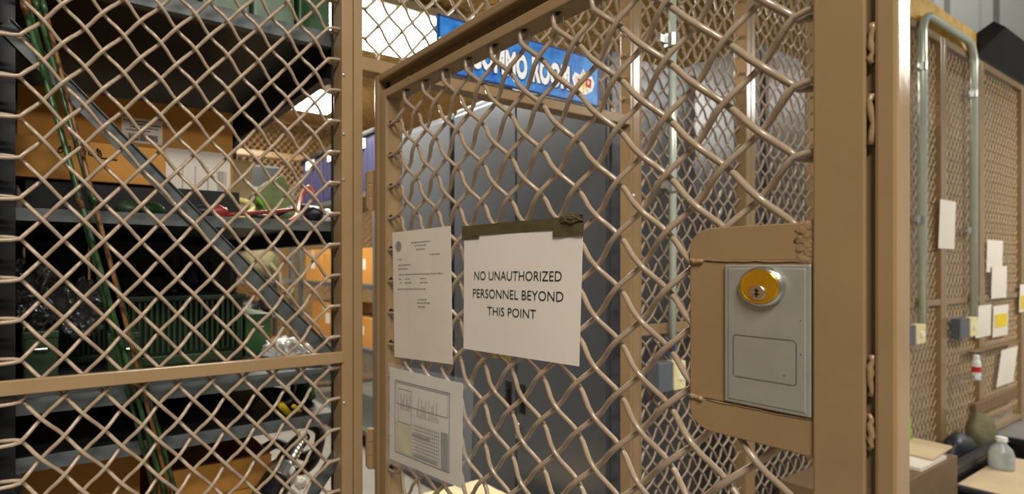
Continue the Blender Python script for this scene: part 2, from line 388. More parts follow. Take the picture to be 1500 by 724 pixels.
b = MB(); lattice(b, (xl_b, .006, 0), (1, 0, 0), (0, -1, 0), 9, HPL, PW, E+.3176, .08, CT-.05, .0036, .0060, hook=xa-xr_b+.004, sides=8, samp=5); b.build('wire_mesh', WIRE, lp, smooth=True)
for zz in (.29, .19, -.30, .42):
    MB().lathe((xa+.004, -.0125, E+zz), (0, -1, 0), [(.003, 0), (.003, .002), (.0015, .003)], 10).build('screw', ZINC, lp)
xj0, xj1 = xY(918, 0), xY(932, 0)
fr = thing('door_frame', (xb, 0, 0), 'fixed tan steel frame around the cage doorway with a header bar', 'door frame')
b = MB(); b.box((xb, -.014, 0), (xc, .03, CT)); b.build('hinge_post', TAN, fr, .002)
b = MB(); b.box((xj0, -.012, 0), (xY(927, -.012), .022, CT)); b.build('latch_post', TAN, fr, .002); MB().box((xY(927.6, -.014), -.014, 0), (xj1-.002, .02, CT)).build('post_cover', TAN, fr, .002)
b = MB(); b.box((xc, -.012, DTOP+.006), (xj0, .03, DTOP+.036)); b.build('header', TAN, fr, .002)
# latch keeper screw on the post
MB().lathe((xj0+.015, -.012, E+.22), (0, -1, 0), [(.007, 0), (.007, .003), (.004, .005)], 12).build('keeper_bolt', ZINC, fr)
tp = thing('transom_panel', (.4, 0, DTOP), 'wire mesh transom panel above the doorway header', 'mesh panel')
n_ = round((xj0-xc-.04)/HPL); hh = (xj0-xc-.04)/n_
b = MB(); lattice(b, (xc+.02, .008, 0), (1, 0, 0), (0, -1, 0), n_, hh, PW, E+.3176, DTOP+.05, CT-.045, .0037, .0042, hook=.022); b.build('wire_mesh', WIRE, tp, smooth=True)
b = MB(); rail(b, xc, xj0, CT-.03, CT); b.build('top_rail', TAN, tp, .002)
# further panels of the same cage front
posts = [xj1, xY(1094, 0), xY(1196, 0), xY(1323, 0), xY(1378, 0), xY(1434, 0), xY(1495, 0), 7.6]
plabel = ['wire mesh cage panel right of the doorway, seen through the open door', 'narrow wire mesh cage panel seen through the door beside its lock',
          'wire mesh cage panel mostly hidden behind the door latch stile', 'wire mesh cage panel with the first conduit and switch box right of the door',
          'wire mesh cage panel with one tall white paper taped high on its left', 'wire mesh cage panel covered with several papers and a yellow notice',
          'last wire mesh cage panel at the right edge, farthest from the door']
for k in range(len(posts)-1):
    x0, x1 = posts[k], posts[k+1]; wd = x1-x0
    t = thing('cage_panel', ((x0+x1)/2, 0, 0), plabel[k], 'mesh panel')
    pw = .032 if k < 2 else .05
    for e, (xa_, xb_) in enumerate([(x0+.001, x0+(pw if k else .008)), (x1-pw, x1-.001)]):
        MB().box((xa_, -.014, 0), (xb_, .03, CT)).build('stile', TAN, t, .003)
    xl_ = x0+(pw if k else .008); MB().box((xl_, -.012, CT-.04), (x1-pw, .03, CT)).build('top_rail', TAN, t); MB().box((xl_, -.012, .02), (x1-pw, .03, .05)).build('bottom_rail', TAN, t)
    b = MB(); b.box((x0+(pw if k else .008), -.012, E-.222), (x1-pw, .0, E-.187)); b.build('middle_rail', TAN, t, .002)
    wi = wd-(2*pw if k else pw+.008)-.04; nn = max(3, round(wi/HPL)); hh = wi/nn
    b = MB(); far = k >= 2
    lattice(b, (x0+(pw if k else .008)+.02, .008, 0), (1, 0, 0), (0, -1, 0), nn, hh, PW, E+.3176, .08, CT-.06, .0036, .0013 if far else .0027, hook=.022, sides=4 if far else 6, samp=2 if far else 3)
    b.build('wire_mesh', WIREF if far else WIRE, t, smooth=True)
# cage roof mesh under the insulation
b = MB(); p_ = .075
def roofline(x0, y0, x1, y1): b.tube([(x0, y0, 2.432), (x1, y1, 2.432)], .0034, 4, ref=(0, 0, 1), caps=False)
RX0, RX1, RY0, RY1 = -.9, 4.6, .04, 4.0
c = RX0-(RY1-RY0)
while c < RX1:
    a0 = max(RX0, c); a1 = min(RX1, c+(RY1-RY0))
    if a1 > a0:
        roofline(a0, RY0+(a0-c), a1, RY0+(a1-c)); roofline(a0, RY1-(a0-c), a1, RY1-(a1-c))
    c += p_
tag(b.build('roof_mesh', WIREF), 'tan wire mesh stretched across the cage roof under gold insulation', 'roof mesh')
# rear cage mesh
b = MB(); lattice(b, (-1.2, 3.4, 0), (1, 0, 0), (0, -1, 0), 60, .0635, PW, E, .1, 2.38, .0034, .003, sides=4, samp=1)
t = thing('rear_cage_panel', (.6, 3.4, 0), 'long wire mesh panel closing the back of the cage behind the shelving', 'mesh panel')
b.build('wire_mesh', WIRE, t)
b = MB(); b.box((-1.25, 3.38, 0), (-1.2, 3.42, 2.42)); b.box((2.62, 3.38, 0), (2.67, 3.42, 2.42)); b.box((-1.2, 3.38, 2.38), (2.62, 3.42, 2.42)); b.box((-1.2, 3.38, E+.95), (2.62, 3.42, E+1.0)); b.box((-1.2, 3.38, .04), (2.62, 3.42, .09)); b.build('frame', TAN, t)
# ================================================================== LAMPS IN THE CAGE
def lamp(x0, x1, y0, y1, z, label, watt):
    t = thing('ceiling_lamp', ((x0+x1)/2, (y0+y1)/2, z), label, 'ceiling lamp')
    b = MB(); b.box((x0, y0, z+.03), (x1, y1, z+.075)); b.build('housing', LAMPB, t, .004)
    b = MB(); b.prism([(x0+.02, y0+.02, z+.03), (x0+.02, y0+.06, z), (x0+.02, y1-.06, z), (x0+.02, y1-.02, z+.03)], (x1-x0-.04, 0, 0)); b.build('diffuser', LAMPW, t, .003)
    area('lamp_light', ((x0+x1)/2, (y0+y1)/2, z-.012), x1-x0-.1, y1-y0-.1, watt)
lamp(.0, 1.24, 1.08, 1.6, 2.335, 'bright fluorescent ceiling lamp above the doorway, largest and nearest', 48)
lamp(.30, 1.25, 2.35, 2.85, 2.335, 'bright fluorescent ceiling lamp deeper in the cage above the violet totes', 6)
lamp(2.3, 3.5, 1.7, 2.2, 2.335, 'unseen lamp added behind the right hand cage panels to brighten the gold ceiling', 40)  # added out of sight to light the gold ceiling over the right panels
# ================================================================== CABINETS
def handle_set(t, x, ya, yb, z0, z1):
    for yy in (ya, yb):
        h = MB(); h.box((x-.002, yy-.016, z0), (x+.004, yy+.016, z1)); o = h.build('handle_recess', CABD, t, .003)
XC = .975; CTOP = onX(706, 145, XC).z
yA, yM, yB, yC = yX(890, XC), yX(756, XC), yX(662, XC), yX(570, XC)
t = thing('steel_cabinet', (XC+.3, (yA+yB)/2, 0), 'tall gray two-door steel cabinet with recessed black handles behind the sign', 'cabinet')
b = MB(); b.box((XC+.02, yA, .0), (XC+.52, yB-.012, CTOP)); b.build('body', CABG, t, .004)
for y0, y1, nm in ((yA+.004, yM-.003, 'd'), (yM+.003, yB-.016, 'd')):
    MB().box((XC, y0, .08), (XC+.0195, y1, CTOP-.03)).build('door', CABG, t, .004)
hz0, hz1 = onX(744, 600, XC).z, onX(744, 557, XC).z
for px in (745, 765):
    yy = yX(px, XC); h = MB().box((XC-.003, yy-.017, hz0), (XC+.004, yy+.017, hz1)).build('handle', CABD, t, .003)
    MB().box((XC-.008, yy-.005, hz0+.02), (XC-.003, yy+.005, hz1-.03)).build('grip', BLACK, h, .001)
lk = MB().lathe((XC, yX(760, XC), hz0-.05), (-1, 0, 0), [(.012, 0), (.012, .008), (.009, .012)], 14).build('lock', CHROME, t)
MB().box((XC-.012, yX(760, XC)-.004, hz0-.10), (XC-.008, yX(760, XC)+.006, hz0-.06)).build('key', ZINC, lk)
t = thing('steel_cabinet', (XC+.3, (yB+yC)/2, 0), 'tall gray steel cabinet left of the handled one, behind the letter', 'cabinet')
b = MB(); b.box((XC+.02, yB+.012, .0), (XC+.52, yC+.12, CTOP-.005)); b.build('body', CABG, t, .004)
MB().box((XC, yB+.016, .08), (XC+.0195, yC+.116, CTOP-.03)).build('door', CABG, t, .004)
# cabinets seen through the panels right of the door
x0, x1 = xY(1122, .12), xY(1182, .12); zt = onY(1140, 68, .12).z
t = thing('steel_locker', ((x0+x1)/2, .4, 0), 'tall gray steel locker behind the narrow mesh panel beside the lock', 'locker')
MB().box((x0, .14, 0), (x1, .75, zt)).build('body', CABG, t, .004)
MB().box((x0+.02, .12, .1), (x1-.02, .139, zt-.06)).build('door', CABG, t, .004)
MB().box((x1-.06, .112, E-.1), (x1-.045, .12, E+.05)).build('handle', CABD, t)
x0, x1 = xY(1046, .85), xY(1104, .85)  # added black box stands in for whatever fills the dark gap
t = thing('dark_gap_box', ((x0+x1)/2, 1.1, 0), 'tall black box added to fill the dark gap between the two gray cabinets', 'locker')
MB().box((x0, .87, 0), (x1, 1.4, E+.98)).build('body', BLACK, t, .004)
MB().box((x0+.015, .85, .1), (x1-.015, .869, E+.95)).build('door', BLACK, t, .004)
# ================================================================== SHELVING UNIT (behind the left panel)
YS = .075; YE = .92
sx0, sx1 = xY(1, YS)-.006, xY(497, YS)
unit = thing('shelving_unit', ((sx0+sx1)/2, (YS+YE)/2, 0), 'gray steel shelving unit behind the left mesh panel, packed with radios and boxes', 'shelving')
def upright(name, x0, x1, y0, y1, par, holes=True, m=SHELFG, ht=2.2, face=-1):
    o = MB().box((x0, y0, 0), (x1, y0+.003, ht)).box((x0 if x0 < par.location.x else x1-.003, y0, 0), (x0+.003 if x0 < par.location.x else x1, y1, ht)).build(name, m, par)
    if holes:
        h = MB(); z = .05
        while z < ht-.05: h.box(((x0+x1)/2-.003, y0-.0006, z), ((x0+x1)/2+.003, y0, z+.012)); z += .038
        h.build('slots', ZINC if m is SHELFD else CABD, o)
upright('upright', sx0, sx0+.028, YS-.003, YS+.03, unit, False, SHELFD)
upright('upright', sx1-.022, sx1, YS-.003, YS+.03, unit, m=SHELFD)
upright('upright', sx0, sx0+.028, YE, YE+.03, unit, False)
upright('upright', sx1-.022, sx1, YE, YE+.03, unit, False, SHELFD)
SH = [(E+.549, .034, .10), (E+.105, .023, .05), (E-.238, .030, .03), (E-.344, .027, .03), (E-.64, .03, .03)]
for zt, fh, sd in SH:
    b = MB(); b.box((sx0+.002, YS+.002, zt-.008), (sx1-.002, YE-.002, zt-.004)); bo = b.build('shelf_board', SHELFD if zt > 1.3 or zt < E-.3 and zt > E-.5 else SHELFG, unit)  # top and cable shelf boards darkened, underside shade put into their colour
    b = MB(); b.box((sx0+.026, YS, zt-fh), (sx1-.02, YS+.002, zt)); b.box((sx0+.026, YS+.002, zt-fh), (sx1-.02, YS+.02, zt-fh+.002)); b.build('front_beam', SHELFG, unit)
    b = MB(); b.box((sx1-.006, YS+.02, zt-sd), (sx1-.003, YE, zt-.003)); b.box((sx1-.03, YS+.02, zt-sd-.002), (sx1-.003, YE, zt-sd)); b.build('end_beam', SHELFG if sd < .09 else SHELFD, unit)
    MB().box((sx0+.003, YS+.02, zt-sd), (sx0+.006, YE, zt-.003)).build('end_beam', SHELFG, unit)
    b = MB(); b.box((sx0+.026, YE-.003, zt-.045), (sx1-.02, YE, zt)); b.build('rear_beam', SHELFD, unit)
# flat diagonal braces on the near end
def brace(p, q, wd, y):
    d = (q-p).normalized(); n = Vector((-d.z, 0, d.x))*wd/2
    b = MB(); b.prism([p+n, q+n, q-n, p-n], (0, .003, 0)); b.prism([p+n, q+n, q+n*.86, p+n*.86], (0, -.006, 0)); return b.build('brace', SHELFG, unit)
brace(onY(6, 34, YS-.008), onY(486, 524, YS-.008), .030, 0)
brace(onY(500, 656, YS-.008), onY(380, 840, YS-.008), .030, 0)
tag(MB().box((-1.15, .12, 0), (sx0-.006, 1.0, 2.1)).build('dark_gap_block', BLACK, bevel=.004), 'black block added to darken the gap past the left upright of the shelving', 'cabinet')  # added black block keeps the gap beside the upright dark
# rods leaning behind the mesh
rods = [((22, -40), (252, 760), .0052, ROD, .035), ((41, -40), (268, 760), .0050, ROD, .043), ((30, -40), (236, 760), .0046, ROD, .052), ((52, -40), (258, 760), .0042, RODB, .030)]
rl = ['green rod leaning behind the mesh, leftmost at its top', 'green rod leaning behind the mesh, third from the left at its top', 'green rod leaning behind the mesh, leftmost at its foot', 'brown-stained rod leaning behind the mesh among the green ones']
for k, ((xa_, ya_), (xb_, yb_), r_, m_, yy) in enumerate(rods):
    A, B = onY(xa_, ya_, yy), onY(xb_, yb_, yy); dd = (B-A); B2 = A+dd*((A.z-.001)/(A.z-B.z)); A2 = A-dd*.45
    b = MB(); b.tube([A2, B2], r_, 8)
    o = tag(b.build('antenna_rod', m_, None, smooth=True), rl[k], 'rod')
    for f in (.08, .24, .4, .56, .72, .88): q = A2+(B2-A2)*f; MB().tube([q, q+dd.normalized()*.02], r_*1.22, 8).build('ferrule', ROD if k % 2 else RODB, o, smooth=True)
# ---------------------------------------------------------------- cardboard boxes
def carton(name, x0, x1, y0, y1, z0, z1, label, m=CARD, open_top=False, flaps=True, group=None, tape=True):
    t = thing(name, ((x0+x1)/2, (y0+y1)/2, z0), label, 'cardboard box', group)
    b = MB()
    if open_top:
        th = .005
        b.box((x0, y0, z0), (x1, y1, z0+th)); b.box((x0, y0, z0+th), (x1, y0+th, z1)); b.box((x0, y1-th, z0+th), (x1, y1, z1)); b.box((x0, y0+th, z0+th), (x0+th, y1-th, z1)); b.box((x1-th, y0+th, z0+th), (x1, y1-th, z1))
    else: b.box((x0, y0, z0), (x1, y1, z1))
    b.build('carton', m, t, .002)
    if not open_top and tape:
        ym = (y0+y1)/2; MB().box((x0-.0008, ym-.025, z1-.06), (x1+.0008, ym+.025, z1+.0008)).build('tape', CARDL, t)
    return t
def barcode(mb, S, n, u0, u1, v0, v1):
    u = u0
    while u < u1: wdt = random.choice((.006, .01, .016)); quad_on(mb, S, u, min(u1, u+wdt), v0, v1, n, .0006); u += wdt+random.choice((.006, .01))
def textlines(mb, S, n, lines, v_h, eps=.0006):
    for v, segs in lines:
        for u0, u1 in segs:
            u = u0
            while u < u1: wv = random.uniform(.02, .06); quad_on(mb, S, u, min(u1, u+wv), v, v+v_h, n, eps); u += wv+.012
Y1 = .40
zs = E+.105-.004
bx0, bx1 = xY(25, Y1), xY(341, Y1); zb, zt = onY(341, 291, Y1).z, onY(341, 166, Y1).z
t0 = carton('shipping_carton', bx0, bx1, Y1, Y1+.30, zb, zt, 'large brown carton with a barcode sticker and torn white label, upper shelf')
def label_on(t, name, px0, py0, px1, py1, y, n=(0, -1, 0)):
    a, c_ = onY(px0, py1, y), onY(px1, py0, y); S = bil(Vector((a.x, y-.0008, a.z)), Vector((c_.x, y-.0008, a.z)), Vector((c_.x, y-.0008, c_.z)), Vector((a.x, y-.0008, c_.z)))
    o = MB().patch(S, 1, 1, .0006, (0, 1, 0)).build(name, PAPER, t); return S, o
S, o = label_on(t0, 'barcode_sticker', 178, 178, 238, 207, Y1)
b = MB(); barcode(b, S, (0, -1, 0), .16, .88, .08, .36); textlines(b, S, (0, -1, 0), [(.85, [(.05, .8)]), (.73, [(.2, .95)]), (.6, [(.2, .9)]), (.48, [(.1, .7)])], .05); b.build('print', INK, o)
S, o = label_on(t0, 'shipping_label', 234, 226, 337, 290, Y1)
b = MB(); barcode(b, S, (0, -1, 0), .80, .94, .1, .62)
for u in (.05, .3, .48, .66): textlines(b, S, (0, -1, 0), [(v, [(u, u+.018)]) for v in [.2+.05*i for i in range(10)]], .03)
b.build('print', INKG, o)
Y0 = .255
ax0, ax1 = xY(14, Y0), xY(243, Y0); az0, az1 = zb, onY(120, 207, Y0).z
t1 = carton('shipping_carton', ax0, ax1, Y0, Y0+.14, az0, az1, 'lower brown carton with black marker writing, in front of the large one', tape=False)
S = bil(Vector((ax0, Y0, az0)), Vector((ax1, Y0, az0)), Vector((ax1, Y0, az1)), Vector((ax0, Y0, az1)))
b = MB()
for k, u in enumerate((.30, .345, .39, .44, .49, .54)):
    pts = [S(u+.018*math.sin(i*1.3+k), .75+.10*math.sin(i*1.05+k*.7))+Vector((0, -.0012, 0)) for i in range(7)]; b.tube(pts, .0016, 5)
b.tube([S(.55, .62)+Vector((0, -.001, 0)), S(.66, .60)+Vector((0, -.001, 0))], .0016, 5)
b.build('marker_writing', INK, t1)
# black flat cases the cartons stand on
tag(MB().box((bx0+.02, Y0+.01, zs), (bx1-.02, Y1+.29, zb-.0005)).build('flat_case', BLACK, bevel=.004), 'flat black case lying under the brown cartons on the shelf', 'case')
cx0, cx1 = xY(337, .52), xY(361, .52)
carton('small_carton', max(cx0, bx1+.003), cx1+.012, .50, .69, zs, onY(350, 236, .52).z, 'small pale carton tucked against the right side of the labelled carton', CARDL, tape=False)
# things in the right part of that shelf
def cable(name, pts, r, m, label, grp=None, n=8):
    # smooth the control points
    P = [Vector(p) for p in pts]; out = []
    for i in range(len(P)-1):
        p0, p1, p2, p3 = P[max(i-1, 0)], P[i], P[i+1], P[min(i+2, len(P)-1)]
        for k in range(6):
            t = k/6; out.append(.5*((2*p1)+(-p0+p2)*t+(2*p0-5*p1+4*p2-p3)*t*t+(-p0+3*p1-3*p2+p3)*t**3))
    out.append(P[-1])
    o = MB().tube(out, r, n).build(name, m, None, smooth=True)
    return tag(o, label, 'cable', grp)
zc = zs+.008
def pz(px, py, y): return onY(px, py, y)
cable('orange_cable', [pz(372, 327, .10), pz(395, 331, .10), pz(418, 327, .11), pz(433, 318, .13), pz(438, 300, .2), pz(443, 285, .24), pz(452, 274, .26), pz(460, 285, .25)], .006, ORANGE, 'thick orange cable with a taped joint hanging over the shelf edge')
cable('red_cable', [pz(300, 316, .15), pz(335, 315, .15), pz(372, 312, .16), pz(402, 310, .17), pz(440, 306, .2), pz(470, 306, .2), pz(476, 312, .2)], .0045, REDC, 'dull red cable lying along the back of the shelf edge')
cable('black_cable', [pz(376, 316, .20), pz(400, 318, .19), pz(425, 306, .2), pz(450, 303, .2), pz(468, 312, .22)], .006, BLACKR, 'thin black cable curving over the red one beside the green bag')
cable('khaki_cable', [pz(330, 300, .3), pz(345, 294, .3), pz(362, 297, .3), pz(370, 306, .3), pz(355, 318, .24), pz(330, 320, .2)], .008, YELP, 'yellowish looped cord beside the small pale carton')
b = MB(); ctr = onY(408, 290, .42)
b.prism([onY(372, 315, .40), onY(440, 318, .40), onY(432, 290, .40), onY(416, 254, .40), onY(396, 268, .40), onY(380, 284, .40)], (0, .14, 0))
o = b.build('canvas_bag', CANVAS, None, .012, seg=3); tag(o, 'light green canvas bag slumped on the shelf above the orange cable', 'bag')
b = MB(); b.tube([onY(376, 288, .38), onY(388, 300, .37), onY(392, 314, .37)], .011, 8); b.build('strap', LIME, o, smooth=True)
b = MB(); b.blob(onY(460, 314, .13), (.026, .03, .02), 3); tag(b.build('cable_bundle', BLACKR, None, smooth=True), 'black bundled cable lump at the right end of the shelf', 'cable')
b = MB(); b.blob(onY(478, 320, .12), (.016, .03, .022), 5); tag(b.build('crumpled_wrapper', BAGW, None, smooth=True), 'crumpled white wrapper at the shelf corner beside the upright', 'wrapper')
for k, (px, m_) in enumerate(((190, OLIVE), (222, OLIVEB), (298, BLACKR), (318, REDC))):
    c_ = onY(px, 308, .16); c_.z = zs+.018
    tag(MB().blob(c_, (.028, .025, .018), 11+k, seg=14, ring=8, flat=-.018).build('cable_connector', m_, None, smooth=True), ['dull green connector lump on the shelf edge under the carton', 'brighter green connector lump right of the dull green one', 'black connector lump below the white shipping label', 'dark red connector lump below the right end of the shipping label'][k], 'connector')
# top shelf cans
zt0 = SH[0][0]-.004
for k, (pa, pb, m_) in enumerate(((236, 292, OLIVEB), (297, 366, OLIVEP), (372, 432, OLIVEP), (438, 484, OLIVEB))):
    x0, x1 = xY(pa, .2), xY(pb, .2)
    t = thing('ammo_can', ((x0+x1)/2, .3, zt0), ['dark green can at the left on the top shelf', 'pale green can on the top shelf, left of the middle', 'pale green can on the top shelf, right of the middle', 'dark green can on the top shelf beside the right upright'][k], 'can')
    MB().box((x0, .2, zt0), (x1, .5, zt0+.17)).build('can_body', m_, t, .006); MB().box((x0-.002, .197, zt0+.1702), (x1+.002, .503, zt0+.195)).build('lid', m_, t, .004)
    MB().tube([((x0+x1)/2, .27, zt0+.195), ((x0+x1)/2, .28, zt0+.215), ((x0+x1)/2, .42, zt0+.215), ((x0+x1)/2, .43, zt0+.195)], .004, 6).build('handle', BLACK, t)
# ---------------------------------------------------------------- radios on the middle shelf
z3 = E-.238-.004
def radio(x0, x1, y0, y1, z0, z1, nf, label, m=OLIVE, latch=True):
    t = thing('field_radio', ((x0+x1)/2, (y0+y1)/2, z0), label, 'radio'); g = (x1-x0)
    MB().box((x0, y0, z0), (x1, y1, z1)).build('case', m, t, .004)
    f = MB(); pitch = g*.94/nf
    for i in range(nf):
        xx = x0+g*.03+pitch*i; f.box((xx, y0-.018, z0+(z1-z0)*.22), (xx+pitch*.42, y0, z1-(z1-z0)*.06))
    f.build('cooling_fins', m, t)
    b = MB(); b.box((x0-.003, y0-.022, z1-.008), (x1+.003, y1, z1+.004)); b.build('top_rim', m, t, .002)
    b = MB(); b.box((x0+g*.1, y0-.012, z0+.004), (x0+g*.9, y0, z0+(z1-z0)*.16)); b.build('foot_rail', m, t, .002)
    return t
Y3 = .30
radio(xY(187, Y3), xY(356, Y3), Y3, Y3+.3, z3, onY(270, 435, Y3).z, 20, 'large dark green field radio with a row of cooling fins')
radio(xY(52, .42), xY(168, .42), .42, .75, z3, onY(110, 452, .42).z, 14, 'dark finned field radio at the left behind the plastic bags')
def smallbox(pa, pb, y, ytop, dep, label, m=OLIVE):
    x0, x1 = xY(pa, y), xY(pb, y); z1 = onY((pa+pb)/2, ytop, y).z
    t = thing('equipment_box', ((x0+x1)/2, y+dep/2, z3), label, 'equipment box')
    MB().box((x0, y, z3), (x1, y+dep, z1)).build('case', m, t, .004)
    MB().box((x0-.001, y-.002, z1-.012), (x1+.001, y+dep, z1+.002)).build('lid', m, t, .002)
    c_ = (x0+x1)/2; MB().tube([(c_-.012, y, z1-.03), (c_-.01, y-.01, z1-.032), (c_+.01, y-.01, z1-.032), (c_+.012, y, z1-.03)], .0025, 6).build('latch', CHROME, t)
    return t
smallbox(34, 86, .17, 487, .10, 'small dark green box with a chrome latch at the far left of the middle shelf')
smallbox(158, 205, .20, 489, .08, 'small worn green box under the leaning rods on the middle shelf')
smallbox(359, 398, .34, 461, .28, 'bright green steel box at the right end of the finned radio', OLIVEB)
for k, (px, py, rx, rz, y) in enumerate(((50, 430, .055, .055, .22), (118, 452, .05, .05, .24), (20, 415, .03, .045, .25))):
    c_ = onY(px, py, y); tag(MB().blob(c_, (rx, .06, rz), 21+k, .55, 3.4, 36, 22).build('plastic_bag', BAG, None), ['clear crumpled plastic bag over the gear at the left of the shelf', 'clear plastic bag hanging lower, left of the rods', 'clear plastic bag against the left upright'][k], 'bag')
c_ = onY(212, 425, .36); c_.z = onY(270, 435, Y3).z+.024
tag(MB().blob(c_, (.06, .06, .022), 31, .6, 3.4, 36, 20).build('plastic_bag', BAG, None), 'clear plastic bag lying on top of the finned radio', 'bag')
for k, (px, py, rx, rz, y) in enumerate(((420, 521, .05, .03, .22), (456, 524, .030, .022, .18))):
    c_ = onY(px, py, y); c_.z = z3+rz*.9
    tag(MB().blob(c_, (rx, .07, rz), 41+k, .5, 3.2, 32, 18).build('parts_bag', BAGW, None), ['white plastic bag of parts beside the bright green box', 'smaller white plastic bag at the right end of the middle shelf'][k], 'bag')
# black boxes added to darken the shaded back of the shelf
for k, (pa, pb, yt) in enumerate(((14, 130, 352), (136, 255, 352), (262, 338, 356))):
    x0, x1 = xY(pa, .72), xY(pb, .72)
    x0 = max(x0, sx0+.012)
    t = thing('dark_back_box', ((x0+x1)/2, .82, z3), ['black box added to darken the back left of the middle shelf', 'black box added to darken the middle behind the rods', 'black box added to darken the right behind the finned radio'][k], 'case')
    MB().box((x0, .76 if k == 0 else .70, z3), (x1, .905, onY(200, yt, .72).z)).build('box_body', BLACK, t, .006)
    MB().box((x0+.03, (.76 if k == 0 else .70)-.006, z3+.1), (x1-.03, (.76 if k == 0 else .70), z3+.12)).build('handle', BLACKR, t, .002)
# cable hank and small gear on top of the finned radio
for k, (px, py) in enumerate(((245, 402), (275, 398), (300, 405))):
    c_ = onY(px, py, .5); c_.z = onY(270, 435, Y3).z+.045
    tag(MB().blob(c_, (.03, .04, .04), 51+k, .5, 3, 20, 12, flat=-.04).build('cable_hank', [BLACKR, VIOLET, BLACKR][k], None, smooth=True), ['black cable hank on the finned radio, left of the violet one', 'dull violet cable hank on top of the finned radio', 'black cable hank on the finned radio, right of the violet one'][k], 'cable')
# ---------------------------------------------------------------- lower shelves
z4 = E-.344-.004
x0, x1 = xY(128, .26), xY(352, .26)
carton('flat_carton', x0, x1, .26, .62, z4, onY(345, 598, .26).z, 'flat brown carton on the shelf below the radios', tape=False)
for k, (px, py, rr, dy) in enumerate(((405, 592, .045, .20), (422, 590, .05, .24), (418, 600, .035, .18))):
    c_ = onY(px, py, dy); c_.z = z4+rr+.011
    pts = [c_+Vector((math.cos(a)*rr, .012*math.sin(a*2+k)+.006*k, math.sin(a)*rr)) for a in [i*math.pi*2/14 for i in range(15)]]
    cable('cable_coil', pts, .0085, BLACKR, ['black cable coil left of the yellow plugs', 'larger black cable coil behind the yellow plugs', 'small black cable coil in front of the yellow plugs'][k])
cable('power_cable', [pz(356, 610, .2), pz(372, 585, .22), pz(395, 573, .22), pz(425, 578, .2), pz(447, 600, .18), pz(452, 612, .18)], .0085, BLACKR, 'black power cable arching over the yellow plugs')
cable('tan_cable', [pz(400, 572, .3), pz(425, 576, .28), pz(440, 580, .28)], .006, BROWN, 'short brown cable behind the coils')
for k, (pa, pb) in enumerate((((408, 590), (426, 611)), ((428, 594), (440, 603)))):
    A, B = onY(*pa, .13), onY(*pb, .13)
    rr = (.0095, .006)[k]
    o = MB().tube([A, A+(B-A)*.2, A+(B-A)*.8, B], rr, 10, rs=[rr*.7, rr, rr, rr*.75]).build('yellow_plug', YEL, None, smooth=True); tag(o, ['large yellow cable plug among the black coils', 'small yellow cable plug right of the large one'][k], 'plug')
    MB().tube([B, B+(B-A)*.25], rr*.45, 8).build('plug_pin', ZINC, o)
c_ = onY(447, 598, .2); c_.z = z4+.024
tag(MB().blob(c_, (.022, .03, .024), 61, .4).build('green_pouch', OLIVEB, None, smooth=True), 'dark green pouch at the right end of the cable shelf', 'pouch')
z5 = E-.64-.004
x0, x1 = xY(40, .24), xY(205, .24)
carton('bottom_carton', sx0+.03, x1, .24, .70, z5, onY(160, 648, .24).z, 'brown carton on the bottom shelf behind the foot of the rods', tape=False)
x0, x1 = xY(232, .20), xY(396, .20)
x0 = max(x0, xY(205, .24)+.006)
t = carton('open_carton', x0, x1, .20, .52, z5, onY(394, 663, .20).z, 'open brown carton on the bottom shelf beside the metal hose', open_top=True)
b = MB(); zz = onY(394, 663, .20).z
b.obox(((x0+x1)/2, .20-.012, zz-.035), (x1-x0-.01, .004, .08), (.25, 0, 0)); b.build('flap', CARD, t)
b = MB(); b.obox((x0+.05, .36, zz-.02), (.08, .2, .03), (.1, .2, .3)); b.obox((x0+.14, .38, zz-.03), (.06, .18, .03), (.1, -.2, -.2)); b.build('contents', BROWN, t)
# flexible metal hose with a black coupling
A, B = onY(446, 640, .24), onY(402, 712, .15)
hp_ = []; rs_ = []
for i in range(41):
    f = i/40; hp_.append(A+(B-A)*f+Vector((0, 0, .015*math.sin(math.pi*f)))); rs_.append((.017+.012*f)*(1+.05*math.sin(i*2.1)))
t = thing('metal_hose', (B.x, B.y, z5), 'shiny ribbed metal hose with a black end, leaning on the bottom shelf', 'hose')
MB().tube(hp_, .02, 16, rs=rs_).build('hose_body', CHROME, t, smooth=True)
d = (B-A).normalized(); MB().tube([B-d*.05, B-d*.015], .036, 20).build('clamp_band', ZINC, t); MB().tube([B-d*.012, B+d*.045], .036, 20).build('end_collar', BLACK, t)
cable('rubber_hose', [pz(378, 665, .32), pz(405, 650, .32), pz(430, 662, .29), pz(452, 668, .25), pz(466, 655, .22), pz(468, 632, .22), pz(455, 622, .26)], .014, BLACKR, 'thick black rubber hose looped behind the metal hose', n=12)
cable('rubber_hose', [pz(380, 688, .32), pz(410, 680, .32), pz(440, 690, .28), pz(460, 676, .24), pz(469, 650, .22)], .012, BLACKR, 'thick black rubber hose looped below the metal hose end', n=12)
b = MB(); b.blob(onY(440, 708, .14), (.014, .014, .012), 71, .5); o = b.build('cord_knot', PAPER, None, smooth=True); tag(o, 'white cord knot beside the black end of the metal hose', 'cord')
